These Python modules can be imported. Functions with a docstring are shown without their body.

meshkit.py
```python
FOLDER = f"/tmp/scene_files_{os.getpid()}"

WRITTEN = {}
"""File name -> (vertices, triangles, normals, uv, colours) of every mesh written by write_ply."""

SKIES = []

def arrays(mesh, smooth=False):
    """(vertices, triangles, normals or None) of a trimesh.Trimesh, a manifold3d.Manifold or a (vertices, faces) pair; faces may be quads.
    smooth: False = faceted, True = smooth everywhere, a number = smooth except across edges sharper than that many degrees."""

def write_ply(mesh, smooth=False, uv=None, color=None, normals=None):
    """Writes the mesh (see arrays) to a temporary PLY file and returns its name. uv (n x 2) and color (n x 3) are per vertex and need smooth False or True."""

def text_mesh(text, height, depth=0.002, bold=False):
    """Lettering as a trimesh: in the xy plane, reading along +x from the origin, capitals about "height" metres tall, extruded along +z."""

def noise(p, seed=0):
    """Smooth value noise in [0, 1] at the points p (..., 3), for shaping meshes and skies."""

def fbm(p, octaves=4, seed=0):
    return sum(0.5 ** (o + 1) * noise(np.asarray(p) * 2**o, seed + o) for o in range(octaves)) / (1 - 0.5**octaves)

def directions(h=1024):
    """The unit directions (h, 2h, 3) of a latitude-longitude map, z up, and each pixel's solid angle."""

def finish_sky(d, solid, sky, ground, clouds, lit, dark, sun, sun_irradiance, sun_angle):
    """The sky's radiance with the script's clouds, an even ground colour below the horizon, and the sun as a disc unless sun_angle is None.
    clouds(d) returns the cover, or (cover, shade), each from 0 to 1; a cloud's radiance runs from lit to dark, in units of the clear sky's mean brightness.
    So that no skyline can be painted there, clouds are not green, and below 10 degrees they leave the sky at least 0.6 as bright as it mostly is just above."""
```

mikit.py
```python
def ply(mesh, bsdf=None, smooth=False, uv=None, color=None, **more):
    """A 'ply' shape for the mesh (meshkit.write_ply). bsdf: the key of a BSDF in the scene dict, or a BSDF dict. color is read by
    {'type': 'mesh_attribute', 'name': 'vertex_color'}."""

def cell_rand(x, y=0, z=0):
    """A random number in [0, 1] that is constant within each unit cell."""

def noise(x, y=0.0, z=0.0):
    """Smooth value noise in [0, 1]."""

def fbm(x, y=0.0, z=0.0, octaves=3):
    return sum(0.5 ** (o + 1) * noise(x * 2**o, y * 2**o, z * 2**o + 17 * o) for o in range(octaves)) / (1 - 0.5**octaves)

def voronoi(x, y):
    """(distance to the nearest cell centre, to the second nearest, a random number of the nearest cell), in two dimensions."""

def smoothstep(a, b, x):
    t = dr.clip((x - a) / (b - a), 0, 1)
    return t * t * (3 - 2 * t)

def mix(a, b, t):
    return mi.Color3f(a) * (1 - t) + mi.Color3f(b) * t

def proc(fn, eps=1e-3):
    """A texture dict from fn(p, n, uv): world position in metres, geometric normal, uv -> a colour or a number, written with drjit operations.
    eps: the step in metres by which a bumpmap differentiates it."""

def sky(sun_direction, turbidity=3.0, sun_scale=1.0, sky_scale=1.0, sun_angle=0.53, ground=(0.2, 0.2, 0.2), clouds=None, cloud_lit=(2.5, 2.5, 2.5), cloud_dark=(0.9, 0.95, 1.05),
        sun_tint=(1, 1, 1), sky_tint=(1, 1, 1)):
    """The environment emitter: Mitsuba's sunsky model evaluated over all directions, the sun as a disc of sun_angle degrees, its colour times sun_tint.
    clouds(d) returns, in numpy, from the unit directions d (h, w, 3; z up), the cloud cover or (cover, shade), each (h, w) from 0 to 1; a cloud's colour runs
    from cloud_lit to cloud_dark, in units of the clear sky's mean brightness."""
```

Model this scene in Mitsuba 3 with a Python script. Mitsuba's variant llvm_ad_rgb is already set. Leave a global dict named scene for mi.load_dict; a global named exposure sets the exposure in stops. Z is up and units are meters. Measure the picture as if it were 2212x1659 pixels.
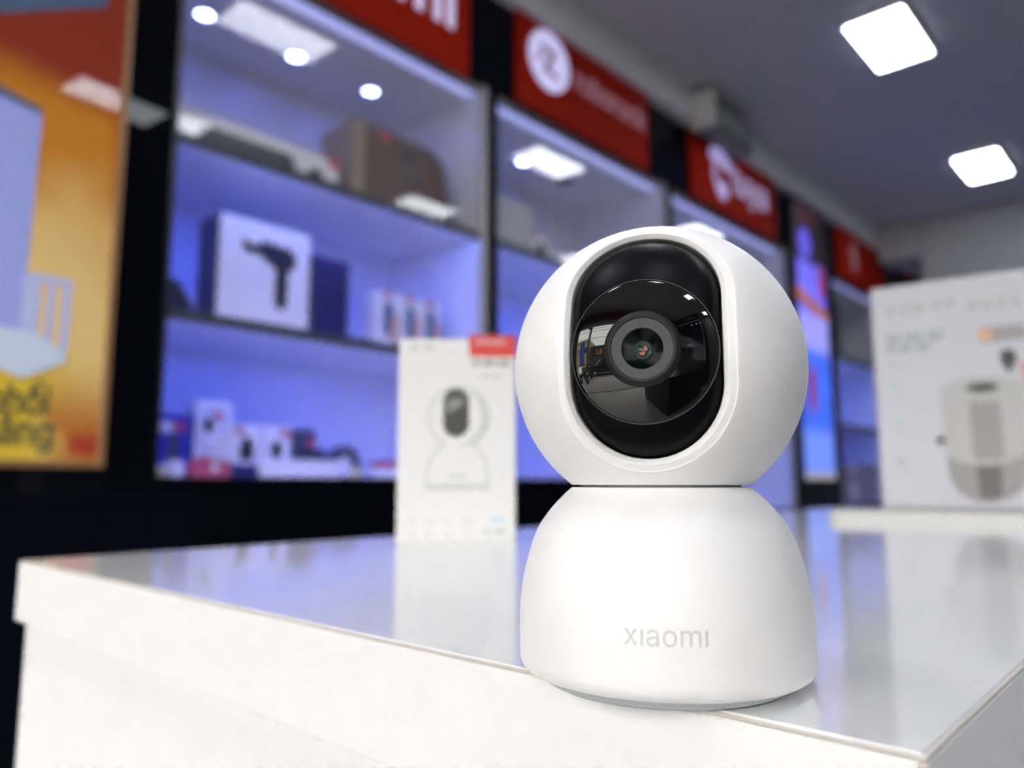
import math, random
import numpy as np, trimesh, mitsuba as mi, mikit, meshkit
import manifold3d as m3
import shapely.geometry as sg
from mikit import proc, noise, fbm, smoothstep, mix
import drjit as dr

random.seed(7)
T = mi.ScalarTransform4f
scene, labels = {}, {}

# ---------------------------------------------------------------- camera, sky, exposure
# world: X runs along the cabinet wall away from the street, Y towards that wall, z up; counter top at z = 0.90
ZC = 0.9511                                   # lens height
F = 1661.0                                    # focal length in pixels of the 2212 x 1659 frame
PITCH, YAW = math.atan(213 / F), math.atan((2630 - 1106) / math.hypot(F, 213))
FWD = np.array([math.cos(YAW) * math.cos(PITCH), math.sin(YAW) * math.cos(PITCH), math.sin(PITCH)])
scene['camera'] = {'type': 'thinlens', 'fov': math.degrees(2 * math.atan(1106 / F)), 'fov_axis': 'x', 'near_clip': 0.01, 'far_clip': 200.0,
                   'aperture_radius': 0.0017, 'focus_distance': 0.196,
                   'to_world': T().look_at(origin=[0, 0, ZC], target=[float(FWD[0]), float(FWD[1]), float(ZC + FWD[2])], up=[0, 0, 1])}
exposure = 0.0
SKY, LAMP, LED, DOWN = 46.0, 19.0, 135.0, 9.5


def overcast(d):
    n = meshkit.fbm(d * np.array([2.5, 2.5, 6.0]), 4, 3)
    return np.ones(d.shape[:2]), np.clip((n - 0.35) * 1.3, 0, 0.6)


scene['sky'] = {'sampling_weight': 9.0, **mikit.sky([-0.5, 0.3, 0.8], turbidity=4.0, sun_scale=0.0, sky_scale=SKY, clouds=overcast, cloud_lit=(1.25, 1.22, 1.16), cloud_dark=(0.9, 0.92, 0.95), ground=(0.25, 0.25, 0.25))}

# ---------------------------------------------------------------- helpers
def numbered(name):
    if not any(k == name or k.startswith(name + '__') for k in list(scene) + list(labels)):
        return name
    i = 1
    while any(k == f'{name}_{i:03d}' or k.startswith(f'{name}_{i:03d}__') for k in list(scene) + list(labels)):
        i += 1
    return f'{name}_{i:03d}'


def thing(name, label, cat, group=None):
    key = numbered(name)
    labels[key] = {'label': label, 'category': cat}
    if group:
        labels[key]['group'] = group
    return key


def struct(name):
    key = numbered(name)
    labels[key] = {'kind': 'structure'}
    return key


def put(name, mesh, mat, parent=None, smooth=False, label=None, emit=None, weight=0.0, **more):
    key = numbered(f'{parent}__{name}' if parent else name)
    d = mikit.ply(mesh, mat, smooth, **more)
    if emit is not None:
        d['emitter'] = {'type': 'area', 'sampling_weight': float(weight), 'radiance': {'type': 'rgb', 'value': list(map(float, emit))} if isinstance(emit, (tuple, list)) else emit}
    scene[key] = d
    if label:
        labels[key] = {'label': label}
    return key


def bx(x0, x1, y0, y1, z0, z1, r=0.0):
    """A box with chamfered edges; z is measured from the lens height when made through W()."""
    x0, x1 = sorted((x0, x1)); y0, y1 = sorted((y0, y1)); z0, z1 = sorted((z0, z1))
    if r <= 0:
        m = trimesh.creation.box(extents=[x1 - x0, y1 - y0, z1 - z0])
        m.apply_translation([(x0 + x1) / 2, (y0 + y1) / 2, (z0 + z1) / 2])
        return m
    r = min(r, 0.49 * min(x1 - x0, y1 - y0, z1 - z0))
    pts = []
    for a, b in ((x0, 1), (x1, -1)):
        for c, d in ((y0, 1), (y1, -1)):
            for e, f in ((z0, 1), (z1, -1)):
                pts += [(a, c + d * r, e + f * r), (a + b * r, c, e + f * r), (a + b * r, c + d * r, e)]
    return man(m3.Manifold.hull_points(np.array(pts, float)))


def man(m):
    q = m.to_mesh()
    return trimesh.Trimesh(np.array(q.vert_properties[:, :3], float), np.array(q.tri_verts), process=False)


def up(m, z=ZC):
    m = m.copy(); m.apply_translation([0, 0, z]); return m


def cat(*ms):
    return trimesh.util.concatenate(list(ms))


def lathe(profile, n=96, closed=False):
    """Revolve (r, z) pairs about z."""
    p = np.array(profile, float)
    a = np.linspace(0, 2 * np.pi, n, endpoint=False)
    v = np.stack([np.outer(np.cos(a), p[:, 0]), np.outer(np.sin(a), p[:, 0]), np.tile(p[:, 1], (n, 1))], -1).reshape(-1, 3)
    k = len(p); f = []
    for i in range(n):
        j = (i + 1) % n
        for s in range(k - 1):
            a0, a1, b0, b1 = i * k + s, i * k + s + 1, j * k + s, j * k + s + 1
            f += [(a0, b0, b1), (a0, b1, a1)]
    m = trimesh.Trimesh(v, f, process=False)
    m.merge_vertices(); m.update_faces(m.nondegenerate_faces())
    return m


def spline(pts, n=60):
    from scipy.interpolate import PchipInterpolator
    p = np.array(pts, float); t = np.r_[0, np.cumsum(np.linalg.norm(np.diff(p, axis=0), axis=1))]
    s = np.linspace(0, t[-1], n)
    return np.stack([PchipInterpolator(t, p[:, k])(s) for k in range(2)], 1)


def frame(o, ex, ey, ez):
    m = np.eye(4); m[:3, 0], m[:3, 1], m[:3, 2], m[:3, 3] = ex, ey, ez, o
    return m


def xf(m, mat):
    m = m.copy(); m.apply_transform(mat)
    return m


def prism(pts, depth):
    """Extrude a polygon (or shapely shape) of the xy plane along +z."""
    g = pts if hasattr(pts, 'geom_type') else sg.Polygon(pts)
    gs = getattr(g, 'geoms', [g])
    return cat(*[trimesh.creation.extrude_polygon(q, depth, engine='earcut') for q in gs])


def ellipse(cx, cy, rx, ry, n=40, p=2.0):
    a = np.linspace(0, 2 * np.pi, n, endpoint=False)
    c, s = np.cos(a), np.sin(a)
    return np.stack([cx + rx * np.sign(c) * np.abs(c) ** (2 / p), cy + ry * np.sign(s) * np.abs(s) ** (2 / p)], 1)


def on_wall(m, x, y, z, faces=-1):
    """Mesh drawn in xy (reading +x, thickness +z) stood up on a plane facing -Y (faces=-1) or +Y."""
    e = frame([x, y, z + ZC], [1, 0, 0], [0, 0, 1], [0, -1, 0]) if faces < 0 else frame([x, y, z + ZC], [-1, 0, 0], [0, 0, 1], [0, 1, 0])
    return xf(m, e)


def words(w, h, n, seed, gap=0.35):
    """Illegible small print: a row of short bars in the xy plane, from the origin."""
    r = random.Random(seed); out, x = [], 0.0
    lens = [r.uniform(0.6, 1.4) for _ in range(n)]
    s = w / (sum(lens) + gap * (n - 1))
    for L in lens:
        out.append(sg.box(x, 0, x + L * s, h).buffer(-h * 0.2).buffer(h * 0.2)); x += (L + gap) * s
    from shapely import union_all
    return prism(union_all(out), 0.0002)


# ---------------------------------------------------------------- materials
def pr(key, color, rough=0.5, metal=0.0, spec=0.5, coat=0.0, **kw):
    d = {'type': 'principled', 'base_color': {'type': 'rgb', 'value': list(color)} if isinstance(color, (tuple, list)) else color,
         'roughness': rough, 'metallic': metal, 'specular': spec}
    if coat:
        d['clearcoat'] = coat; d['clearcoat_gloss'] = 0.95
    d.update(kw)
    scene[key] = {'type': 'twosided', 'bsdf': d}
    return key


def plastic(key, color, alpha=0.05, ior=1.5):
    scene[key] = {'type': 'twosided', 'bsdf': {'type': 'roughplastic', 'diffuse_reflectance': {'type': 'rgb', 'value': list(color)} if isinstance(color, (tuple, list)) else color,
                                               'alpha': alpha, 'int_ior': ior, 'nonlinear': False}}
    return key


def mirror(key, color, ior=1.38):
    scene[key] = {'type': 'twosided', 'bsdf': {'type': 'plastic', 'diffuse_reflectance': {'type': 'rgb', 'value': list(color)} if isinstance(color, (tuple, list)) else color, 'int_ior': ior}}
    return key


def diff(key, color):
    scene[key] = {'type': 'twosided', 'bsdf': {'type': 'diffuse', 'reflectance': {'type': 'rgb', 'value': list(color)} if isinstance(color, (tuple, list)) else color}}
    return key


def floor_fn(p, n, uv):
    tx, ty = p.x / 0.6, p.y / 0.6
    fx, fy = tx - dr.floor(tx), ty - dr.floor(ty)
    edge = dr.minimum(dr.minimum(fx, 1 - fx), dr.minimum(fy, 1 - fy))
    v = 0.9 + 0.14 * fbm(p.x * 3, p.y * 3, 0.5) + 0.05 * mikit.cell_rand(tx, ty)
    return mix((0.09, 0.09, 0.09), (0.30, 0.30, 0.295), smoothstep(0.003, 0.007, edge)) * v


def wall_fn(p, n, uv):
    v = 0.97 + 0.06 * noise(p.x * 40, p.y * 40, p.z * 40)
    return mi.Color3f(0.62, 0.62, 0.62) * v


def ceil_fn(p, n, uv):
    return mi.Color3f(0.42, 0.415, 0.41) * (0.97 + 0.05 * noise(p.x * 25, p.y * 25, 0))


def laminate_fn(p, n, uv):
    # faint scuffs in the white laminate
    s = fbm(p.x * 120, p.y * 160, p.z * 140)
    return mi.Color3f(0.87, 0.87, 0.865) * (1.0 - 0.035 * smoothstep(0.72, 0.82, s))


def road_fn(p, n, uv):
    return mi.Color3f(0.16, 0.155, 0.15) * (0.8 + 0.4 * fbm(p.x * 6, p.y * 6, 1))


def ring_fn(p, n, uv):
    return mi.Color3f(0.072, 0.072, 0.074) * (0.75 + 0.5 * fbm(p.x * 1800, p.y * 1800, p.z * 1800))


def poster_fn(p, n, uv):
    # flat print: dark red at the top through orange to yellow, orange and red towards the lower corner
    z, x = p.z - ZC, p.x
    f1 = fbm(x * 5, z * 5, 3.3)
    c = mix((0.70, 0.58, 0.28), (0.50, 0.22, 0.03), smoothstep(0.40, 0.78, z + 0.35 * (f1 - 0.5)))
    c = mix(c, (0.23, 0.035, 0.022), smoothstep(0.86, 1.00, z + 0.10 * (f1 - 0.5)))
    c = mix(c, (0.62, 0.50, 0.06), smoothstep(0.34, 0.22, z) * smoothstep(0.70, 0.52, x))
    c = mix(c, (0.42, 0.16, 0.03), smoothstep(0.30, 0.10, z) * smoothstep(0.56, 0.64, x + 0.2 * (f1 - 0.5)))
    c = mix(c, (0.36, 0.05, 0.03), smoothstep(0.615, 0.64, x) * smoothstep(0.13, 0.09, z) * smoothstep(0.055, 0.075, z))
    c = mix(c, (0.34, 0.06, 0.015), smoothstep(0.66, 0.70, x) * smoothstep(0.62, 0.72, z) * smoothstep(0.95, 0.85, z) * f1 * 1.4)
    return c * mi.Color3f(1.35, 1.15, 0.9)


def brown_fn(p, n, uv):
    return mi.Color3f(0.115, 0.075, 0.06) * (0.85 + 0.3 * noise(p.x * 60, p.y * 60, p.z * 60))


def tan_fn(p, n, uv):
    return mi.Color3f(0.45, 0.33, 0.18) * (0.85 + 0.3 * fbm(p.y * 2, p.z * 2, 0))


pr('m_cam_white', (0.85, 0.85, 0.848), 0.45, spec=0.3)
pr('m_cam_foot', (0.42, 0.44, 0.46), 0.45)
pr('m_cam_logo', (0.60, 0.60, 0.60), 0.35)
pr('m_cam_black', (0.0025, 0.0027, 0.0034), 0.36, spec=0.07)
plastic('m_lens_cover', (0.0015, 0.0015, 0.0018), 0.003, 1.75)
pr('m_lens_barrel', (0.010, 0.0105, 0.0115), 0.55, spec=0.35)
pr('m_cover_rim', (0.03, 0.031, 0.033), 0.4)
pr('m_lens_ring', proc(ring_fn), 0.6, spec=0.25)
pr('m_lens_glass', (0.002, 0.004, 0.004), 0.1, spec=0.08)
pr('m_lens_green', (0.035, 0.05, 0.045), 0.2, spec=0.3)
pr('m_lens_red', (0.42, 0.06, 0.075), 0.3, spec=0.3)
pr('m_lens_pupil', (0.03, 0.035, 0.03), 0.15, spec=0.4)
plastic('m_counter_top', proc(laminate_fn), 0.008, 1.5)
pr('m_counter_side', proc(laminate_fn), 0.35)
pr('m_seam', (0.30, 0.29, 0.28), 0.6)
pr('m_edge', (0.58, 0.54, 0.49), 0.4)
pr('m_card', (0.74, 0.735, 0.72), 0.5, spec=0.2)
pr('m_card_cool', (0.64, 0.64, 0.69), 0.5, spec=0.2)
pr('m_red_print', (0.62, 0.05, 0.035), 0.5)
pr('m_red_sign', (0.30, 0.013, 0.003), 0.6, spec=0.03)
pr('m_red_wall', (0.22, 0.02, 0.015), 0.5)
pr('m_sign_white', (0.50, 0.48, 0.66), 0.5)
pr('m_print_dark', (0.03, 0.03, 0.028), 0.4)
pr('m_print_grey', (0.25, 0.26, 0.25), 0.5)
pr('m_print_pale', (0.50, 0.51, 0.50), 0.5)
pr('m_print_paler', (0.58, 0.58, 0.57), 0.5)
pr('m_print_teal', (0.38, 0.45, 0.48), 0.5)
pr('m_print_green', (0.42, 0.58, 0.50), 0.5)
pr('m_print_blue', (0.45, 0.62, 0.75), 0.5)
pr('m_print_orange', (0.72, 0.44, 0.26), 0.5)
pr('m_steel_light', (0.50, 0.485, 0.485), 0.4)
pr('m_steel_mid', (0.33, 0.32, 0.32), 0.4)
pr('m_steel_dark', (0.15, 0.147, 0.145), 0.4)
pr('m_tray', (0.57, 0.57, 0.545), 0.3)
mirror('m_black_gloss', (0.002, 0.0022, 0.005), 1.2)
pr('m_black', (0.006, 0.0065, 0.009), 0.4)
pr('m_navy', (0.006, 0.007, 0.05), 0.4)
pr('m_cab_white', (0.72, 0.72, 0.74), 0.35)
pr('m_shelf_edge', (0.055, 0.065, 0.068), 0.4, spec=0.2)
pr('m_post', (0.42, 0.41, 0.42), 0.35, 0.0)
pr('m_blue_box', (0.015, 0.025, 0.26), 0.4)
pr('m_navy_box', (0.012, 0.012, 0.07), 0.35)
pr('m_white_item', (0.74, 0.72, 0.76), 0.45)
pr('m_black_item', (0.012, 0.012, 0.016), 0.4)
pr('m_dark_item', (0.05, 0.05, 0.065), 0.4)
pr('m_red_item', (0.42, 0.07, 0.09), 0.5)
pr('m_pink_item', (0.62, 0.34, 0.36), 0.5)
pr('m_teal_item', (0.02, 0.10, 0.18), 0.4)
pr('m_skin_item', (0.55, 0.33, 0.26), 0.5)
pr('m_yellow_item', (0.60, 0.55, 0.25), 0.5)
pr('m_tan_item', (0.28, 0.22, 0.16), 0.5)
pr('m_brown_item', proc(brown_fn), 0.5)
pr('m_grey_item', (0.40, 0.41, 0.43), 0.5)
scene['m_glass'] = {'type': 'thindielectric', 'int_ior': 1.31}
scene['m_pane_glass'] = scene['m_glass']
pr('m_wall', proc(wall_fn), 0.7)
pr('m_dark_wall', (0.33, 0.33, 0.335), 0.6)
pr('m_far_wall', (0.40, 0.40, 0.39), 0.7)
pr('m_ceiling', proc(ceil_fn), 0.8)
pr('m_floor', proc(floor_fn), 0.25)
pr('m_road', proc(road_fn), 0.8)
pr('m_pavement', (0.30, 0.29, 0.28), 0.8)
pr('m_lamp_rim', (0.75, 0.77, 0.80), 0.4)
diff('m_lamp', (0.8, 0.8, 0.8))
diff('m_off', (0.05, 0.05, 0.05))
mirror('m_poster', proc(poster_fn))
mirror('m_poster_blue', (0.42, 0.47, 0.95))
mirror('m_poster_pale', (0.60, 0.64, 0.95))
mirror('m_poster_white', (0.72, 0.82, 0.97))
mirror('m_poster_slate', (0.10, 0.15, 0.25))
mirror('m_poster_ink', (0.10, 0.10, 0.05))
pr('m_poster_frame', (0.30, 0.16, 0.06), 0.35)
pr('m_ac_white', (0.62, 0.61, 0.57), 0.5)
pr('m_ac_grey', (0.16, 0.17, 0.175), 0.6)
pr('m_tan_building', proc(tan_fn), 0.8)
pr('m_pale_building', (0.55, 0.55, 0.52), 0.8)
pr('m_dark_building', (0.05, 0.05, 0.05), 0.7)
pr('m_window_dark', (0.03, 0.035, 0.04), 0.2)
pr('m_car', (0.02, 0.021, 0.023), 0.15, coat=1.0)
pr('m_chrome', (0.75, 0.76, 0.78), 0.15, 1.0)
pr('m_rubber', (0.012, 0.012, 0.012), 0.7)
pr('m_banner', (0.03, 0.09, 0.32), 0.6)
pr('m_sign_yellow', (0.75, 0.38, 0.02), 0.5)
pr('m_truck_blue', (0.02, 0.06, 0.16), 0.4)

# ---------------------------------------------------------------- the room
H = 2.10                                      # ceiling above the lens
YL, YB = 2.0, 2.62                            # cabinet fronts, wall behind them
XS, XE = -2.2, 8.9                            # street front, far wall
YR = -3.0                                     # opposite wall
k = struct('floor'); put('tiles', bx(XS, XE, YR, YB, -0.02, 0.0), 'm_floor', k)
k = struct('ceiling'); put('plaster', up(bx(XS, XE, YR - 0.1, YB + 0.1, H, H + 0.1)), 'm_ceiling', k)
put('beam', up(bx(6.6, 6.9, YR, 1.60, 1.56, H, 0.01)), 'm_far_wall', k)
put('beam', up(bx(6.6, 6.9, 1.602, 1.919, 1.80, H, 0.01)), 'm_far_wall', k)
k = struct('wall_left')
put('bulkhead', up(bx(XS, XE, 1.92, YB, 1.925, H)), 'm_wall', k)
put('masonry', up(bx(XS, XE, YB, YB + 0.1, -ZC, H)), 'm_wall', k)
put('header_panel', up(bx(XS, XE, 1.975, 2.02, 1.547, 1.925)), 'm_black_gloss', k)
k = struct('wall_back'); put('masonry', up(bx(XE, XE + 0.1, YR - 0.1, YB + 0.1, -ZC, H)), 'm_far_wall', k)
k = struct('wall_right'); put('masonry', up(bx(XS, XE, YR - 0.1, YR, -ZC, H)), 'm_dark_wall', k)
k = struct('wall_front')                      # the street front: open below a red fascia
put('fascia', up(bx(XS - 0.12, XS, -2.5, YB + 0.1, 1.62, H)), 'm_red_wall', k)
put('shutter_housing', up(bx(XS - 0.10, XS + 0.03, -2.5, 2.4, 1.46, 1.62, 0.01)), 'm_pale_building', k)
put('pier', up(bx(XS - 0.12, XS, YR - 0.1, -2.5, -ZC, H)), 'm_red_wall', k)
put('jamb', up(bx(XS - 0.13, XS + 0.02, -2.52, -2.47, -ZC, 1.46)), 'm_lamp_rim', k)
put('jamb', up(bx(XS - 0.13, XS + 0.02, 2.3, 2.72, -ZC, 1.46)), 'm_black', k)

# ---------------------------------------------------------------- wall panels between the cabinets
CABS = [(0.836, 2.052, 0.0), (2.094, 3.385, 0.0), (3.425, 4.89, -0.17), (5.70, 7.02, -0.17), (7.16, 8.40, -0.17)]
wl = 'wall_left'
LEAF = trimesh.transformations.rotation_matrix(math.radians(3.2), [0, 0, 1], [0.834, 1.985, 0])
put('pillar', up(bx(XS, -0.75, 1.90, 2.03, -ZC, 1.547)), 'm_black_gloss', wl)
put('pillar', xf(up(bx(-0.74, 0.834, 1.985, 2.03, -ZC, 1.547)), LEAF), 'm_black_gloss', wl)
for a, b in ((2.054, 2.092), (3.387, 3.423), (4.892, 5.698), (7.022, 7.158), (8.402, XE)):
    put('pillar', up(bx(a, b, 1.985, 2.56, -ZC, 1.547)), 'm_black_gloss', wl)
for a, b, zb in CABS:
    put('base_panel', up(bx(a, b, 1.985, 2.011, -ZC, zb + 0.014)), 'm_black_gloss', wl)

# ---------------------------------------------------------------- ceiling lights
LX_, LY = (-0.25, 1.735, 3.71, 5.68), (0.966, -0.25, -1.45, -2.64)
for iy, y in enumerate(LY):
    for ix, x in enumerate(LX_ if iy < 2 else LX_[:1]):
        lab = {(0, 1): 'larger and nearer of the two lit white ceiling panels in view', (0, 2): 'smaller and farther of the two lit white ceiling panels in view'}.get((iy, ix))
        if lab is None:
            row = ('first', 'second', 'third', 'fourth')[iy]; nth = ('first', 'second', 'third', 'fourth')[ix]
            lab = f'lit white ceiling panel, {nth} from the street, {row} row from the cabinet wall'
        t = thing('ceiling_light', lab, 'ceiling light', 'LED panels on the ceiling')
        put('housing', up(bx(x - 0.255, x + 0.255, y - 0.132, y + 0.132, H - 0.030, H - 0.001, 0.008)), 'm_lamp_rim', t)
        put('diffuser', up(bx(x - 0.245, x + 0.245, y - 0.122, y + 0.122, H - 0.036, H - 0.0305)), 'm_lamp', t, emit=(LAMP * 0.94, LAMP * 0.98, LAMP * 1.05), weight=1.0 if ix < 2 else 0.5)

# ---------------------------------------------------------------- display cabinets
CN = ['leftmost glass display cabinet, beside the orange poster', 'second glass display cabinet, under the sign with the round white emblem',
      'third glass display cabinet, just left of the lit figure panel', 'glass display cabinet between the lit figure panel and the tall white appliance box', 'farthest glass display cabinet at the end of the wall']


WT = (3.0, 1.8, 1.0, 1.2, 0.2, 0.1)       # how often the renderer samples each cabinet's strips


def cabinet(i, x0, x1, zb, zt, shelves, downs, label, y0=YL, y1=2.55, s=1):
    """s = 1 faces -Y, s = -1 is its mirror image on the opposite wall."""
    t = thing('display_cabinet', label, 'display cabinet', 'lit display cabinets')
    B = lambda xa, xb, ya, yb, za, zb_, r=0.0: up(bx(xa, xb, (ya if s > 0 else 2 * y0 - ya), (yb if s > 0 else 2 * y0 - yb), za, zb_, r))
    ds = s * (y1 - y0) if s < 0 else (y1 - y0)
    dep = abs(y1 - y0)
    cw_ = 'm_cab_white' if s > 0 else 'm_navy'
    LX = LED * (1.0, 1.1, 1.2, 1.8, 1.4, 0.12)[i]
    put('back_panel', B(x0, x1, y0 + dep, y0 + dep + 0.012, zb, zt), cw_, t)
    put('side_panel', B(x0, x0 + 0.016, y0 + 0.013, y0 + dep, zb, zt), cw_, t)
    put('side_panel', B(x1 - 0.016, x1, y0 + 0.012, y0 + dep, zb, zt), cw_, t)
    put('edge_trim', B(x0, x0 + 0.016, y0 + 0.0125, y0 - 0.004, zb, zt, 0.001), 'm_black', t)
    put('top_panel', B(x0, x1, y0 + 0.012, y0 + dep, zt - 0.018, zt), cw_, t)
    put('bottom_panel', B(x0 + 0.0165, x1 - 0.0165, y0 + 0.014, y0 + dep, zb, zb + 0.014), cw_, t)
    put('post', B(x1 - 0.030, x1, y0 - 0.006, y0 + 0.012, zb, zt), 'm_post', t)
    tr_ = put('top_rail', B(x0 + 0.017, x1 - 0.017, y0 + 0.014, y0 + 0.0195, zt - 0.030, zt - 0.0185, 0.001), 'm_shelf_edge', t)
    put('light_strip', B(x0 + 0.03, x1 - 0.03, y0 + 0.021, y0 + 0.085, zt - 0.022, zt - 0.0190), 'm_lamp', tr_, emit=(0.24, 0.28, 0.66), weight=0.1, label='pale blue light strip')
    for z in shelves:
        sh = put('shelf', B(x0 + 0.017, x1 - 0.017, y0 + 0.020, y0 + dep - 0.001, z - 0.018, z), cw_, t)
        put('edge_trim', B(x0 + 0.017, x1 - 0.017, y0 + 0.014, y0 + 0.0195, z - 0.029, z, 0.001), 'm_shelf_edge', sh, label='dark front edge trim')
        put('light_strip', B(x0 + 0.05, x1 - 0.05, y0 + 0.020, y0 + 0.032, z - 0.0215, z - 0.0185), 'm_lamp', sh, emit=(LX * 0.040, LX * 0.088, LX), weight=WT[i], label='blue LED strip')
    xm = (x0 + x1) / 2
    ln = lambda a, b, yy: trimesh.Trimesh([[a, yy, zb + ZC], [b, yy, zb + ZC], [b, yy, zt + ZC], [a, yy, zt + ZC]], [[0, 1, 2], [0, 2, 3]], process=False)
    put('door_pane', ln(x0 + 0.001, xm + 0.02, y0 + 0.008 * s), 'm_glass', t)
    put('door_pane', ln(xm - 0.02, x1 - 0.031, y0), 'm_glass', t)
    for x, on in downs:
        yd = y0 + s * 0.33
        ring = xf(lathe([(0.028, -0.004), (0.036, -0.006), (0.042, -0.003), (0.043, 0.0), (0.028, 0.0)], 32), frame([x, yd, zt - 0.0185 + ZC], [1, 0, 0], [0, 1, 0], [0, 0, 1]))
        dl = put('downlight', ring, 'm_lamp_rim' if on else 'm_shelf_edge', t, smooth=40)
        disc = xf(lathe([(0.0001, -0.0025), (0.028, -0.002)], 24), frame([x, yd, zt - 0.0185 + ZC], [1, 0, 0], [0, 1, 0], [0, 0, 1]))
        put('lamp', disc, 'm_lamp' if on else 'm_off', dl, emit=(DOWN * 0.80, DOWN * 1.0, DOWN * (4.8, 11.0, 8.0, 1.0, 1.0, 1.0)[i]) if on else None, weight=(0.8, 0.6, 0.3, 0.1, 0.1, 0.1)[i])
    return t


S1, S2 = 0.954, 0.462
cabinet(0, *CABS[0], 1.545, (S1, S2), [(1.06, 1), (1.40, 1), (1.735, 1)], CN[0])
cabinet(1, *CABS[1], 1.545, (S1, S2), [(2.64, 1), (2.96, 0)], CN[1])
cabinet(2, *CABS[2], 1.545, (S1, S2), [(3.95, 1), (4.40, 1)], CN[2])
cabinet(3, *CABS[3], 1.545, (0.95, 0.43), [(6.46, 0)], CN[3])
cabinet(4, *CABS[4], 1.545, (1.05, 0.45), [(7.78, 0)], CN[4])
cabinet(5, -2.0, -0.70, 0.0, 1.72, (0.55,), [(-1.30, 1), (-1.05, 1), (-0.85, 1)], 'display cabinet on the opposite wall, mirrored in the lens of the security camera', y0=-2.45, y1=-2.98, s=-1)
put('base_panel', up(bx(-2.0, -0.70, -2.98, -2.45, -ZC, -0.002)), 'm_black', 'wall_right')

# ---------------------------------------------------------------- signs above the cabinets
def sign(x0, x1, z0, z1, label, y=1.972, faces=-1):
    t = thing('brand_sign', label, 'sign', 'red signs above the cabinets')
    put('panel', up(bx(x0, x1, y, y - 0.022 if faces < 0 else y + 0.022, z0, z1, 0.003)), 'm_red_sign', t)
    return t


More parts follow.
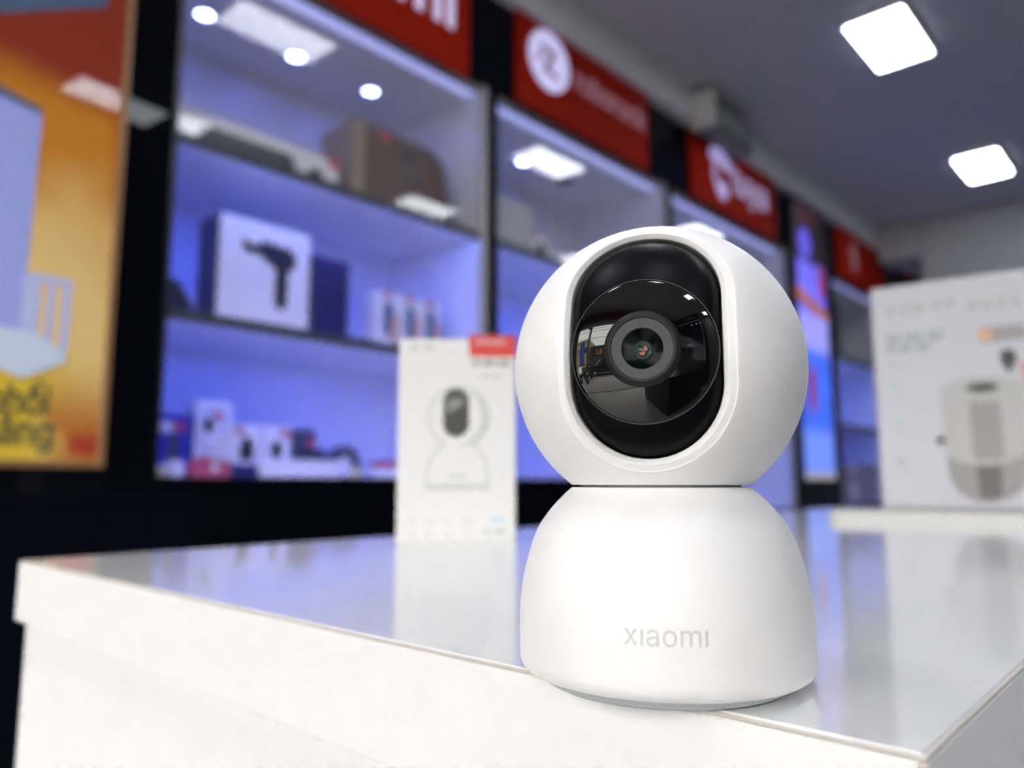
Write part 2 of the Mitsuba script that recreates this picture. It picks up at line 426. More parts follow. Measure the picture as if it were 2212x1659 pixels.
def text_on(t, s, x, z, h, y, mat='m_sign_white', width=None, depth=0.006, faces=-1, bold=False, name='letter', tilt=np.eye(4), glow=None):
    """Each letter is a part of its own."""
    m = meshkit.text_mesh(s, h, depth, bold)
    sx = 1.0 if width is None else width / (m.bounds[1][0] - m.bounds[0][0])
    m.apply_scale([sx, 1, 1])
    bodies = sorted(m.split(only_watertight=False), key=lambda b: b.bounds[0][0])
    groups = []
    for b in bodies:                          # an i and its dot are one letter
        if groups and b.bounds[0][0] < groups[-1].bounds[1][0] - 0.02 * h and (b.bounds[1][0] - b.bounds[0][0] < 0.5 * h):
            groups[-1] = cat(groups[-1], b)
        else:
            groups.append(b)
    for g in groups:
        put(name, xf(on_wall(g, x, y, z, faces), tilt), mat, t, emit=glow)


YS = 1.950
t = sign(0.84, 1.905, 1.512, 1.935, 'leftmost red sign, its white letters cut off by the top of the picture')
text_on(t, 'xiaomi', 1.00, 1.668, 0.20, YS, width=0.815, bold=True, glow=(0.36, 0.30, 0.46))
t = sign(2.180, 3.150, 1.533, 1.935, 'red sign with a round white emblem and thin pale lettering, above the second cabinet')
em = sg.Polygon(ellipse(0, 0, 0.132, 0.132, 56))
zig = sg.LineString([(-0.055, 0.050), (0.035, 0.045), (-0.030, -0.045), (0.060, -0.055)]).buffer(0.014).union(sg.LineString([(-0.085, -0.02), (-0.04, 0.02)]).buffer(0.009))
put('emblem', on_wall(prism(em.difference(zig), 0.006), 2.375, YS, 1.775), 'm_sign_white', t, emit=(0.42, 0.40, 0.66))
pr('m_sign_pale', (0.24, 0.12, 0.14), 0.5)
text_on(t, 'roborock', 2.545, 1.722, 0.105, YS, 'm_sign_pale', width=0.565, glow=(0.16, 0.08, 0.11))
t = sign(3.585, 4.655, 1.533, 1.935, 'red sign with a curled white emblem, right above the security camera')
curl = sg.LineString([(-0.10, 0.10), (-0.02, 0.115), (0.065, 0.075)]).buffer(0.040).union(sg.LineString([(-0.075, 0.08), (-0.095, -0.02), (-0.05, -0.10)]).buffer(0.014)).union(sg.Point(0.0, -0.09).buffer(0.055))
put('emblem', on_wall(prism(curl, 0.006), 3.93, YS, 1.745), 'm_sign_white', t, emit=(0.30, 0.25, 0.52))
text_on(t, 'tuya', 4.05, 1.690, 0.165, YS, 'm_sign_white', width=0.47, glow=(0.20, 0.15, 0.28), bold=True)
t = sign(5.76, 6.87, 1.533, 1.935, 'red sign with a faint emblem, just right of the lit figure panel')
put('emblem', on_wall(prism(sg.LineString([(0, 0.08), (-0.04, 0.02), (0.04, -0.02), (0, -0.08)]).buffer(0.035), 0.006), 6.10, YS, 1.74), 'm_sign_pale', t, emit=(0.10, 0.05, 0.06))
t = sign(7.55, 8.85, 1.533, 1.935, 'farthest red sign, half hidden above the tall white appliance box')
t = thing('brand_sign', 'dark sign reading CAMERA, mirrored in the black lens', 'sign')
put('panel', up(bx(-2.0, -0.70, -2.47, -2.44, 1.74, 2.02, 0.003)), 'm_black', t)
text_on(t, 'CAMERA', -0.92, 1.83, 0.09, -2.44, 'm_sign_white', faces=1, bold=True)

# ---------------------------------------------------------------- poster on the black panel
t = thing('poster', 'large glossy orange and yellow poster with black lettering, at the left edge', 'poster')
put('print', xf(up(bx(-0.55, 0.690, 1.966, 1.984, 0.050, 1.50)), LEAF), 'm_poster', t)
put('frame', xf(up(cat(bx(0.690, 0.706, 1.960, 1.984, 0.034, 1.516, 0.002), bx(-0.566, -0.55, 1.960, 1.984, 0.034, 1.516, 0.002), bx(-0.55, 0.690, 1.960, 1.984, 0.034, 0.050, 0.002), bx(-0.55, 0.690, 1.960, 1.984, 1.50, 1.516, 0.002))), LEAF), 'm_poster_frame', t)
PY = 1.9655
P = lambda pts, mat, name, th=0.001, y=PY: put(name, xf(on_wall(prism(pts, th), 0, y, 0), LEAF), mat, t)
P([(-0.5, 0.70), (0.415, 1.052), (0.637, 1.178), (0.645, 1.21), (-0.5, 1.21)], 'm_poster_slate', 'grey_band')
P([(0.20, 0.30), (0.508, 0.30), (0.516, 0.862), (0.20, 0.935)], 'm_poster_blue', 'blue_box')
P([(0.20, 0.935), (0.516, 0.862), (0.516, 0.848), (0.20, 0.895)], 'm_poster_slate', 'box_rim', 0.001, PY - 0.0012)
P([(0.20, 0.40), (0.468, 0.340), (0.540, 0.335), (0.600, 0.298), (0.604, 0.276), (0.516, 0.230), (0.474, 0.246), (0.20, 0.31)], 'm_poster_white', 'white_slab', 0.001, PY - 0.0026)
for a, b in ((0.505, 0.542), (0.556, 0.572), (0.588, 0.606)):
    P([(a, 0.30), (b, 0.30), (b, 0.465), (a, 0.465)], 'm_poster_pale', 'slat')
P([(0.505, 0.455), (0.607, 0.455), (0.607, 0.472), (0.505, 0.472)], 'm_poster_pale', 'slat', 0.001, PY - 0.0012)
text_on(t, 'phối', 0.447, 0.152, 0.062, PY - 0.001, 'm_poster_ink', width=0.126, depth=0.001, bold=True, tilt=LEAF)
text_on(t, 'năng', 0.437, 0.085, 0.062, PY - 0.001, 'm_poster_ink', width=0.148, depth=0.001, bold=True, tilt=LEAF)

# ---------------------------------------------------------------- lit advertising panel on the wide pillar
def figure_fn(p, n, uv):
    # flat print: a figure in blue and white with an orange sash on a dark ground
    x, z = p.x + 0.135, (p.z - ZC) / 0.972
    f = fbm(x * 6, z * 6, 5.0)
    c = mix((0.010, 0.005, 0.009), (0.05, 0.010, 0.013), smoothstep(1.78, 1.84, z) * smoothstep(1.95, 1.90, z) * smoothstep(5.07, 5.12, x) * smoothstep(5.50, 5.4, x))
    head = dr.sqrt(dr.square((x - 5.24) / 0.115) + dr.square((z - 1.67) / 0.12))
    c = mix(c, (0.13, 0.10, 0.80), smoothstep(1.1, 0.75, head))
    xc = 5.33
    body = smoothstep(0.27, 0.21, dr.abs(x - xc)) * smoothstep(1.58, 1.50, z)
    c = mix(c, mi.Color3f(0.17, 0.15, 0.95) * (0.7 + 0.7 * f), body)
    c = mix(c, (0.35, 0.02, 0.06), body * smoothstep(0.07, 0.02, dr.abs(x - 5.52)) * smoothstep(0.16, 0.08, dr.abs(z - 1.45)))
    c = mix(c, (0.42, 0.13, 0.02), smoothstep(0.06, 0.03, dr.abs(z - 1.24 + 0.22 * (x - 5.33))))
    c = mix(c, (0.36, 0.36, 1.0), smoothstep(1.20, 1.14, z) * smoothstep(0.28, 0.25, dr.abs(x - xc)))
    c = mix(c, mi.Color3f(0.05, 0.15, 0.90) * (0.75 + 0.6 * f), smoothstep(0.96, 0.86, z) * smoothstep(0.28, 0.24, dr.abs(x - xc)))
    c = mix(c, (0.30, 0.03, 0.10), smoothstep(0.22, 0.08, dr.abs(z - 0.64)) * smoothstep(0.08, 0.03, dr.abs(x - 5.26)))
    c = mix(c, (0.18, 0.30, 1.0), smoothstep(0.40, 0.30, z) * smoothstep(0.27, 0.23, dr.abs(x - xc)))
    return mix(c, (0.36, 0.36, 0.40), smoothstep(0.085, 0.05, z))


t = thing('light_box', 'tall lit panel with a blue and white figure, right of the security camera', 'light box')
put('frame', up(cat(bx(4.895, 4.915, 1.940, 1.974, 0.0, 1.96), bx(5.465, 5.485, 1.940, 1.974, 0.0, 1.96), bx(4.915, 5.465, 1.940, 1.974, 1.94, 1.96), bx(4.915, 5.465, 1.940, 1.974, 0.0, 0.02))), 'm_black', t)
put('case', up(bx(4.915, 5.465, 1.950, 1.974, 0.02, 1.94)), 'm_black', t)
fp = trimesh.Trimesh([[4.915, 1.947, 0.02 + ZC], [5.465, 1.947, 0.02 + ZC], [5.465, 1.947, 1.94 + ZC], [4.915, 1.947, 1.94 + ZC]], [[0, 1, 2], [0, 2, 3]], process=False)
put('print', fp, 'm_black', t, emit=proc(figure_fn), weight=0.1, uv=np.array([[0.0, 0], [1, 0], [1, 1], [0, 1]]), label='backlit blue figure print')

# ---------------------------------------------------------------- air conditioner on the bulkhead
t = thing('air_conditioner', 'white and grey air conditioner under the ceiling, above the red signs', 'air conditioner')
put('end_cap', up(bx(3.52, 3.57, 1.785, 1.919, 1.862, 2.06, 0.012)), 'm_ac_white', t)
put('body', up(bx(3.60, 4.05, 1.81, 1.919, 1.862, 2.05, 0.012)), 'm_ac_grey', t)
put('louvre', up(bx(3.64, 4.02, 1.80, 1.809, 1.872, 1.905, 0.003)), 'm_dark_building', t)
put('gap_panel', up(bx(3.5705, 3.5995, 1.80, 1.919, 1.87, 2.05)), 'm_black', t)

# ---------------------------------------------------------------- display counter
X0, Y0, Y1, ZT = 0.1655, 0.045, 0.5935, 0.90
XT = 1.62
t = thing('display_counter', 'white laminate counter with a glossy top, under the security camera', 'counter')
put('top', bx(X0 + 0.0008, XT, Y0 + 0.0008, Y1, ZT - 0.018, ZT, 0.0006), 'm_counter_top', t, label='glossy white top')
put('front_rim', bx(X0, X0 + 0.018, Y0 + 0.0015, Y1 - 0.0015, ZT - 0.039, ZT - 0.0012, 0.0006), 'm_counter_side', t)
put('side_rim', bx(X0 + 0.0015, XT, Y0, Y0 + 0.018, ZT - 0.039, ZT - 0.0012, 0.0006), 'm_counter_side', t)
put('side_rim', bx(X0 + 0.0015, XT, Y1 - 0.018, Y1, ZT - 0.039, ZT - 0.0012, 0.0006), 'm_counter_side', t)
put('edge_strip', bx(X0 - 0.0001, X0 + 0.0008, Y0, Y1, ZT - 0.0012, ZT - 0.0003, 0.0003), 'm_edge', t, label='worn beige edge line')
put('edge_strip', bx(X0, XT, Y0 - 0.0001, Y0 + 0.0008, ZT - 0.0012, ZT - 0.0003, 0.0003), 'm_edge', t, label='worn beige edge line')
put('corner_strip', bx(X0 - 0.0002, X0 + 0.0018, Y0 - 0.0002, Y0 + 0.0018, ZT - 0.039, ZT - 0.0012, 0.0007), 'm_edge', t)
put('corner_strip', bx(X0 - 0.0002, X0 + 0.0018, Y1 - 0.0018, Y1 + 0.0002, ZT - 0.039, ZT - 0.0012, 0.0007), 'm_counter_side', t)
put('body', bx(X0 + 0.005, XT - 0.005, Y0 + 0.005, Y1 - 0.005, 0.0, ZT - 0.0402, 0.0015), 'm_counter_side', t)
put('seam_strip', bx(X0 + 0.0047, XT - 0.0047, Y0 + 0.0047, Y1 - 0.0047, ZT - 0.0402, ZT - 0.0391), 'm_seam', t, label='grey seam under the rim')

# a black counter behind the lens, seen as the dark mass in the security camera's lens; it shades the counter's end
t = thing('black_counter', 'low black counter opposite the white one, a dark mass mirrored in the camera lens', 'counter')
put('top', bx(-1.45, -0.50, -1.80, -0.50, 0.720, 0.745, 0.004), 'm_black', t)
put('body', bx(-1.43, -0.52, -1.78, -0.52, 0.0, 0.7195, 0.002), 'm_black', t)

# ---------------------------------------------------------------- the security camera
CB = np.array([0.1845, 0.1132])
AZ = math.radians(-153.4)
cw, cv = np.array([math.cos(AZ), math.sin(AZ), 0.0]), np.array([0, 0, 1.0])
cu = np.cross(cv, cw)
t = thing('security_camera', 'white security camera with a round head and black lens face, at the counter edge', 'security camera')
base = frame([CB[0], CB[1], ZT], [1, 0, 0], [0, 1, 0], [0, 0, 1])
prof = spline([(0.0383, 0.0115), (0.03835, 0.0150), (0.0382, 0.0190), (0.0375, 0.0248), (0.0359, 0.0318), (0.0335, 0.0387), (0.0310, 0.0425), (0.0286, 0.0454), (0.0245, 0.0494)], 60)
prof = np.vstack([[(0.0, 0.0026), (0.0350, 0.0026), (0.0364, 0.0029), (0.0374, 0.0036), (0.0380, 0.0047), (0.0383, 0.0062)], prof, [(0.0242, 0.0497), (0.0238, 0.0499), (0.0, 0.0499)]])
put('base', xf(lathe(prof, 160), base), 'm_cam_white', t, smooth=35)
put('foot', xf(lathe([(0.0, 0.0), (0.0312, 0.0), (0.0322, 0.0005), (0.0326, 0.0012), (0.0328, 0.0026), (0.0, 0.0026)], 128), base), 'm_cam_foot', t, smooth=35, label='grey foot ring')
put('neck', xf(lathe([(0.0, 0.04995), (0.0215, 0.04995), (0.0215, 0.05045), (0.0, 0.05045)], 96), base), 'm_cam_foot', t, smooth=35)

# lettering wrapped round the base
m = meshkit.text_mesh('xıaomı', 0.0046, 0.0004, False)
lo, hi = m.bounds
m.apply_translation([-(lo[0] + hi[0]) / 2, -lo[1], 0])
m.apply_scale([0.01845 / (hi[0] - lo[0]), 0.0036 / (hi[1] - lo[1]), 1])
for _ in range(2):
    m = m.subdivide()
th = math.radians(-147.6) + m.vertices[:, 0] / 0.0384
rr = 0.0383 + m.vertices[:, 2] * 0.22
m.vertices = np.stack([CB[0] + rr * np.cos(th), CB[1] + rr * np.sin(th), ZT + 0.0152 + m.vertices[:, 1]], 1)
for g in sorted(m.split(only_watertight=False), key=lambda b: math.atan2(b.centroid[1] - CB[1], b.centroid[0] - CB[0])):
    put('letter', g, 'm_cam_logo', t, label='pale grey letter of the lettering')

# head: rings from the slot's rim out over the sphere
RH, HC = 0.0396, np.array([CB[0], CB[1], ZT + 0.0821])
head_m = frame(HC, cu, cv, cw)
NS = 240


def stadium(a, b0, b1, off, n=NS):
    """Slot outline: half width a, from b0 to b1, grown by off; starts at +u and runs counterclockwise with evenly spaced points."""
    g = sg.LineString([(0, b0 + a), (0, b1 - a)]).buffer(a, quad_segs=48)
    if off:
        g = g.buffer(off, quad_segs=48)
    r = g.exterior; L = r.length
    c = (b0 + b1) / 2
    pts = np.array([r.interpolate(s / 2000, normalized=True).coords[0] for s in range(2000)])
    ang = np.unwrap(np.arctan2(pts[:, 1] - c, pts[:, 0]))
    if ang[-1] < ang[0]:
        pts, ang = pts[::-1], ang[::-1]
    order = np.argsort(ang % (2 * np.pi)); A = ang[order] % (2 * np.pi); X = pts[order]
    t_ = PHI
    A3 = np.r_[A - 2 * np.pi, A, A + 2 * np.pi]; X3 = np.vstack([X, X, X])
    return np.stack([np.interp(t_, A3, X3[:, k]) for k in range(2)], 1)


# directions spaced evenly along the slot outline
SA, SB0, SB1 = 0.0180, -0.0252, 0.0318
_g = sg.LineString([(0, SB0 + SA), (0, SB1 - SA)]).buffer(SA, quad_segs=64).exterior
_p = np.array([_g.interpolate(s / NS, normalized=True).coords[0] for s in range(NS)])
PHI = np.sort(np.arctan2(_p[:, 1] - (SB0 + SB1) / 2, _p[:, 0]) % (2 * np.pi))


def ring_mesh(rings, cap=False):
    v = np.vstack(rings); n = NS; f = []
    for r in range(len(rings) - 1):
        i = np.arange(n); j = (i + 1) % n
        a, b, c, d = r * n + i, r * n + j, (r + 1) * n + j, (r + 1) * n + i
        f += [np.stack([a, c, b], 1), np.stack([a, d, c], 1)]
    f = np.vstack(f)
    if cap:
        v = np.vstack([v, rings[-1].mean(0)]); k_ = len(v) - 1
        i = (len(rings) - 1) * n + np.arange(n); j = (len(rings) - 1) * n + (np.arange(n) + 1) % n
        f = np.vstack([f, np.stack([i, np.full(n, k_), j], 1)])
    return trimesh.Trimesh(v, f, process=False)


def lift(uv, r):
    w2 = r * r - (uv ** 2).sum(1)
    return np.column_stack([uv, np.sqrt(np.maximum(w2, 1e-12))])


rings = []
for off, r in ((0.0002, 0.0330), (0.0001, 0.0352), (0.0001, 0.0370), (0.00025, 0.0373), (0.0004, 0.0375), (0.0013, 0.0386), (0.0014, 0.0387), (0.0016, 0.03885), (0.0029, 0.0392), (0.0031, 0.0393), (0.0033, 0.03945), (0.0040, RH)):
    s_ = stadium(SA, SB0, SB1, off)
    rings.append(lift(s_, r))
last = stadium(SA, SB0, SB1, 0.0040)
v0 = lift(last, RH) / RH                       # unit directions on the rim
for s_ in np.linspace(0, 1, 44)[1:]:           # great circles from the rim to the back pole
    ang0 = np.arccos(np.clip(v0[:, 2], -1, 1)); side = last / np.linalg.norm(last, axis=1, keepdims=True)
    a_ = ang0 + (np.pi * 0.999 - ang0) * s_
    rings.append(RH * np.column_stack([side * np.sin(a_)[:, None], np.cos(a_)]))
hm = ring_mesh(rings)
hm = xf(hm, head_m)
if np.dot(hm.face_normals[np.argmax(hm.triangles_center[:, 2])], [0, 0, 1]) < 0:
    hm.invert()
hm = trimesh.intersections.slice_mesh_plane(hm, [0, 0, 1], [0, 0, ZT + 0.0505])
put('head_shell', hm, 'm_cam_white', t, smooth=28)
put('head_floor', xf(lathe([(0.0, 0.0505), (0.0236, 0.0505), (0.0236, 0.0507), (0.0, 0.0507)], 96), base), 'm_cam_white', t)

# black face plate inside the slot
rings = []
RF = 0.0376
for off, r in ((-0.0004, 0.0330), (-0.0005, 0.0352), (-0.0007, 0.0361), (-0.0011, 0.0367), (-0.0017, 0.03715), (-0.0025, 0.0374), (-0.0035, 0.03755), (-0.0050, RF)):
    rings.append(lift(stadium(SA, SB0, SB1, off), r))
s5 = stadium(SA, SB0, SB1, -0.0050)
for q in np.linspace(1, 0.04, 24)[1:]:
    p_ = s5 * q                                # dished below the round cover, where the lens sits
    rad = np.linalg.norm(p_, axis=1)
    sm = np.clip((0.0160 - rad) / 0.0030, 0, 1)
    L_ = lift(p_, RF); L_[:, 2] -= 0.0045 * sm * sm * (3 - 2 * sm)
    rings.append(L_)
fm = xf(ring_mesh(rings, True), head_m)
if np.dot(fm.face_normals[len(fm.faces) // 2], cw) < 0:
    fm.invert()
put('face_plate', fm, 'm_cam_black', t, smooth=40, label='matt black face plate')

# glossy round lens cover, barrel and glass
RC, RE = 0.0362, 0.01725
WE = math.sqrt(RF ** 2 - RE ** 2) + 0.0002
zc_ = WE - math.sqrt(RC ** 2 - RE ** 2)
arc = [(RE, WE - 0.0012), (RE + 0.0001, WE - 0.0003)] + [(r_, zc_ + math.sqrt(RC ** 2 - r_ ** 2)) for r_ in np.linspace(RE - 0.0001, 0.0075, 30)]
lc = lathe(arc, 160)
APEX = zc_ + RC
to_face = lambda m_: xf(m_, head_m)


def face_part(name, profile, mat, n=128, smooth=35, label=None, dx=0.0, dy=0.0):
    m_ = lathe(profile, n); m_.apply_translation([dx, dy, 0]); m_ = to_face(m_)
    c_ = m_.triangles_center - (HC + cw * 0.02)
    if (np.einsum('ij,ij->i', m_.face_normals, c_) * m_.area_faces).sum() < 0:
        m_.invert()
    return put(name, m_, mat, t, smooth=smooth, label=label)


face_part('lens_cover', arc, 'm_lens_cover', 160, label='glossy black round lens cover')
face_part('cover_rim', [(RE + 0.0001, WE - 0.0012), (RE + 0.0001, WE + 0.00005), (RE + 0.00022, WE + 0.00005), (RE + 0.00030, WE - 0.0006)], 'm_cover_rim', 160, label='thin dark rim')
Z1 = APEX - 0.0011
face_part('lens_barrel', [(0.0092, Z1 - 0.0004), (0.0089, Z1 + 0.0004), (0.0084, Z1 + 0.0011), (0.0078, Z1 + 0.0014), (0.00735, Z1 + 0.0013), (0.0072, Z1 + 0.0008)], 'm_lens_barrel', label='black rubber lens barrel')
face_part('lens_ring', [(0.0072, Z1 + 0.0009), (0.0049, Z1 + 0.0008), (0.0049, Z1 - 0.0010)], 'm_lens_ring', label='grey ring around the lens')
face_part('lens_glass', [(0.0049, Z1 - 0.0008), (0.0026, Z1 - 0.0014), (0.0001, Z1 - 0.0015)], 'm_lens_glass', label='dark green lens glass')
gx, gy = 0.0, -0.0002
face_part('lens_element', [(0.00235, Z1 - 0.00145), (0.0023, Z1 - 0.0010), (0.0020, Z1 - 0.0008), (0.0016, Z1 - 0.00095), (0.0013, Z1 - 0.0011)], 'm_lens_green', 64, dx=gx, dy=gy)
face_part('lens_pupil', [(0.0013, Z1 - 0.0011)] + [(r_, Z1 - 0.0011 + 0.0004 * (1 - (r_ / 0.0013) ** 2)) for r_ in np.linspace(0.0012, 0.0001, 8)], 'm_lens_pupil', 48, dx=gx, dy=gy, label='dark lens pupil')
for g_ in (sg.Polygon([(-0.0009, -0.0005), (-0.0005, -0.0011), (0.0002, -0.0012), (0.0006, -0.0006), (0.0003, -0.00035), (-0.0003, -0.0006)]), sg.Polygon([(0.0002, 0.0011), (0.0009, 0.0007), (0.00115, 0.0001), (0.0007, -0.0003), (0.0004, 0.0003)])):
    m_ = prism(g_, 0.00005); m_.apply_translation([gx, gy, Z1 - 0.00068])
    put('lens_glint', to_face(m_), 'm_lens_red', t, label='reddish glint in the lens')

# ---------------------------------------------------------------- white product box behind the security camera
def upright(center, face, w, d, h, z):
    """Frame of a box's front face: x to the viewer's right, y up, z out of the face; origin at the lower left corner of the front."""
    n = np.array([math.cos(face), math.sin(face), 0.0]); ex = np.cross([0, 0, 1.0], n)
    o = np.array([center[0], center[1], z]) - ex * w / 2
    return frame(o, ex, [0, 0, 1], n)


pc = np.array([0.464, 0.487]); fa = math.atan2(-pc[1], -pc[0])
BW, BH, BD = 0.1030, 0.1775, 0.092
fr = upright(pc, fa, BW, BD, BH, ZT)
t = thing('product_box', 'white upright box with a red corner label, left of the security camera', 'product box')
put('carton', xf(bx(0, BW, 0, BH, -BD, 0, 0.0012), fr), 'm_card', t)


def stick(name, g, mat, z=0.0003, label=None, th=0.0002):
    return put(name, xf(prism(g, th), xf_at(fr, z)), mat, t, label=label)


def xf_at(f_, z):
    q = f_.copy(); q[:3, 3] = f_[:3, 3] + f_[:3, 2] * z
    return q


S = BW / 247.0                                  # metres per pixel of the box front in the photograph
px = lambda x, y: ((x - 858) * S, (1172 - y) * S)
poly = lambda pts: sg.Polygon([px(*q) for q in pts])
el = lambda x, y, rx, ry, p=2.0: sg.Polygon(ellipse(*px(x, y), rx * S, ry * S, 48, p))
lab = stick('red_label', sg.Polygon([px(1005, 738), px(1104, 738), px(1104, 785), px(1010, 785), px(1005, 780)]), 'm_red_print', 0.0, 'red label at the corner')
put('small_print', xf(words(62 * S, 12 * S, 5, 3), xf_at(frame(fr[:3, 3] + fr[:3, 0] * px(1020, 0)[0] + fr[:3, 1] * px(0, 758)[1], fr[:3, 0], fr[:3, 1], fr[:3, 2]), 0.00025)), 'm_pink_item', lab)


def fine_print(x, y, w, h, n, seed, mat, name='small_print'):
    put(name, xf(words(w * S, h * S, n, seed), frame(fr[:3, 3] + fr[:3, 0] * px(x, 0)[0] + fr[:3, 1] * px(0, y)[1] + fr[:3, 2] * 0.0001, fr[:3, 0], fr[:3, 1], fr[:3, 2])), mat, t)


fine_print(1012, 803, 80, 11, 3, 1, 'm_print_grey')
fine_print(1032, 830, 45, 7, 3, 2, 'm_print_pale')
fine_print(880, 770, 48, 9, 2, 4, 'm_print_pale')
outline = el(984, 913, 65, 65).union(sg.Polygon([px(*q) for q in ((916, 1064), (917, 1030), (924, 1000), (945, 974), (965, 962), (1003, 962), (1025, 975), (1042, 1000), (1048, 1030), (1050, 1064))]))
stick('camera_outline', outline.difference(outline.buffer(-5.0 * S)), 'm_print_pale', 0.0, 'grey outline of the printed camera')
stick('camera_body', outline.buffer(-5.0 * S), 'm_card', 0.0)
stick('camera_shade', el(984, 913, 62, 62).difference(el(972, 911, 62, 64)), 'm_print_pale', 0.0003)
stick('camera_shade', poly([(921, 1053), (1047, 1053), (1047, 1059), (921, 1059)]), 'm_print_pale', 0.0003)
stick('camera_face', sg.LineString([px(979, 880), px(979, 928)]).buffer(27 * S), 'm_print_dark', 0.0003, 'dark lens face of the printed camera')
stick('face_glint', poly([(962, 905), (962, 880), (985, 872), (996, 884)]), 'm_print_grey', 0.0006)
fine_print(965, 1040, 38, 6, 1, 5, 'm_print_pale')
for i, x in enumerate((880, 918, 955, 995)):
    stick('icon', el(x + 8, 1130, 9, 9).difference(el(x + 8, 1130, 6, 6)), 'm_print_paler' if i < 3 else 'm_print_pale', 0.0)
    fine_print(x - 2, 1157, 22, 6, 1, 10 + i, 'm_print_paler')
fine_print(1050, 1131, 30, 11, 2, 20, 'm_print_blue')
fine_print(1036, 1155, 48, 10, 2, 21, 'm_print_pale')

# ---------------------------------------------------------------- white tray and tall appliance box
d_ = np.array([1.0862 - 1.0201, 0.1729 - 0.3756]); d_ /= np.linalg.norm(d_)
sc_ = 0.0511 / 0.0495
to = np.array([1.0201, 0.3756]) * sc_
nn = np.array([-d_[1], d_[0]])                 # away from the lens
if nn @ to < 0:
    nn = -nn
trm = frame([to[0], to[1], ZT], [d_[0], d_[1], 0], [nn[0], nn[1], 0], [0, 0, 1])
TL, TD, TH = 0.33, 0.26, 0.0125
t = thing('display_tray', 'low white display board lying on the counter under the tall appliance box', 'display board')
tr = man(m3.CrossSection([np.array(sg.box(0.012, 0.012, TL - 0.012, TD - 0.012).buffer(0.012).exterior.coords[:-1])[::-1]]).extrude(TH))
if tr.volume < 0 or len(tr.faces) == 0:
    tr = prism(sg.box(0.012, 0.012, TL - 0.012, TD - 0.012).buffer(0.012), TH)
put('board', xf(prism(sg.box(0.012, 0.012, TL - 0.012, TD - 0.012).buffer(0.012), TH - 0.0015), trm), 'm_tray', t, smooth=35)
put('lip', xf(cat(bx(0.010, 0.134, 0.002, 0.008, TH - 0.0015, TH + 0.0005), bx(0.142, TL - 0.01, 0.002, 0.008, TH - 0.0015, TH + 0.0005)), trm), 'm_tray', t)

BXO = np.array([1.249, 0.379]); BXE = np.array([0.111, -0.994]); BXN = np.array([-0.994, -0.111])
bo = np.array([BXO[0], BXO[1], ZT + TH])
fr = frame(bo, [BXE[0], BXE[1], 0], [0, 0, 1], [BXN[0], BXN[1], 0])
AW, AH, AD = 0.300, 0.340, 0.24
t = thing('appliance_box', 'tall white carton printed with a grey cylindrical machine, on the display board', 'carton')
put('carton', xf(bx(0, AW, 0, AH, -AD, 0, 0.004), fr), 'm_card_cool', t)


def fp2(x, y, w, h, n, seed, mat, name='small_print'):
    put(name, xf(words(w, h, n, seed), frame(fr[:3, 3] + fr[:3, 0] * x + fr[:3, 1] * y + fr[:3, 2] * 0.0001, fr[:3, 0], fr[:3, 1], fr[:3, 2])), mat, t)


def st2(name, g, mat, z=0.0001, th=0.0003, label=None):
    return put(name, xf(prism(g, th), xf_at(fr, z)), mat, t, label=label)


fp2(0.022, 0.293, 0.052, 0.014, 3, 31, 'm_print_pale'); fp2(0.084, 0.296, 0.032, 0.012, 2, 32, 'm_print_pale')
fp2(0.130, 0.288, 0.066, 0.013, 4, 33, 'm_print_pale'); fp2(0.205, 0.290, 0.06, 0.010, 3, 34, 'm_print_paler')
fp2(0.020, 0.250, 0.078, 0.013, 3, 35, 'm_print_teal'); fp2(0.020, 0.235, 0.060, 0.012, 3, 36, 'm_print_teal')
fp2(0.020, 0.212, 0.030, 0.008, 2, 37, 'm_print_paler')
for i, (y, m_) in enumerate(((0.187, 'm_print_green'), (0.124, 'm_print_green'), (0.068, 'm_print_teal'))):
    st2('icon', sg.Point(0.031, y).buffer(0.0065).difference(sg.Point(0.031, y).buffer(0.0035)), m_)
    fp2(0.020, y - 0.020, 0.026, 0.005, 2, 40 + i, 'm_print_paler')
lg = st2('badge', sg.box(0.148, 0.242, 0.197, 0.258).buffer(0.003), 'm_steel_mid', label='grey badge with an orange round end')
st2('badge_dot', sg.Point(0.150, 0.250).buffer(0.0095), 'm_print_orange', 0.0004, label='orange dot')
# printed machine: a drum with a lid, a hole, knobs and two reflective bands
CX = 0.140
drum = sg.Polygon([(0.088, 0.165), (0.091, 0.060), (0.093, 0.045), (0.104, 0.022), (0.122, 0.012), (0.142, 0.010), (0.164, 0.016), (0.182, 0.030), (0.190, 0.050), (0.194, 0.168)])
st2('machine_print', drum, 'm_steel_light', 0.0001, label='printed grey drum of the machine')
st2('machine_lower', sg.Polygon([(0.091, 0.078), (0.110, 0.066), (0.140, 0.062), (0.170, 0.068), (0.192, 0.080), (0.190, 0.050), (0.182, 0.030), (0.164, 0.016), (0.142, 0.010), (0.122, 0.012), (0.104, 0.022), (0.093, 0.045)]), 'm_steel_mid', 0.0004)
st2('machine_shade', sg.Polygon([(0.128, 0.150), (0.158, 0.150), (0.158, 0.075), (0.128, 0.075)]).buffer(0.004), 'm_steel_mid', 0.0004)
st2('machine_shade', sg.Polygon([(0.130, 0.060), (0.155, 0.060), (0.153, 0.020), (0.133, 0.018)]).buffer(0.003), 'm_steel_dark', 0.0007)
st2('machine_lid', sg.Polygon(ellipse(0.141, 0.172, 0.052, 0.018)), 'm_print_pale', 0.0007)
st2('machine_hole', sg.Polygon(ellipse(0.142, 0.174, 0.020, 0.0068)), 'm_print_dark', 0.0010)
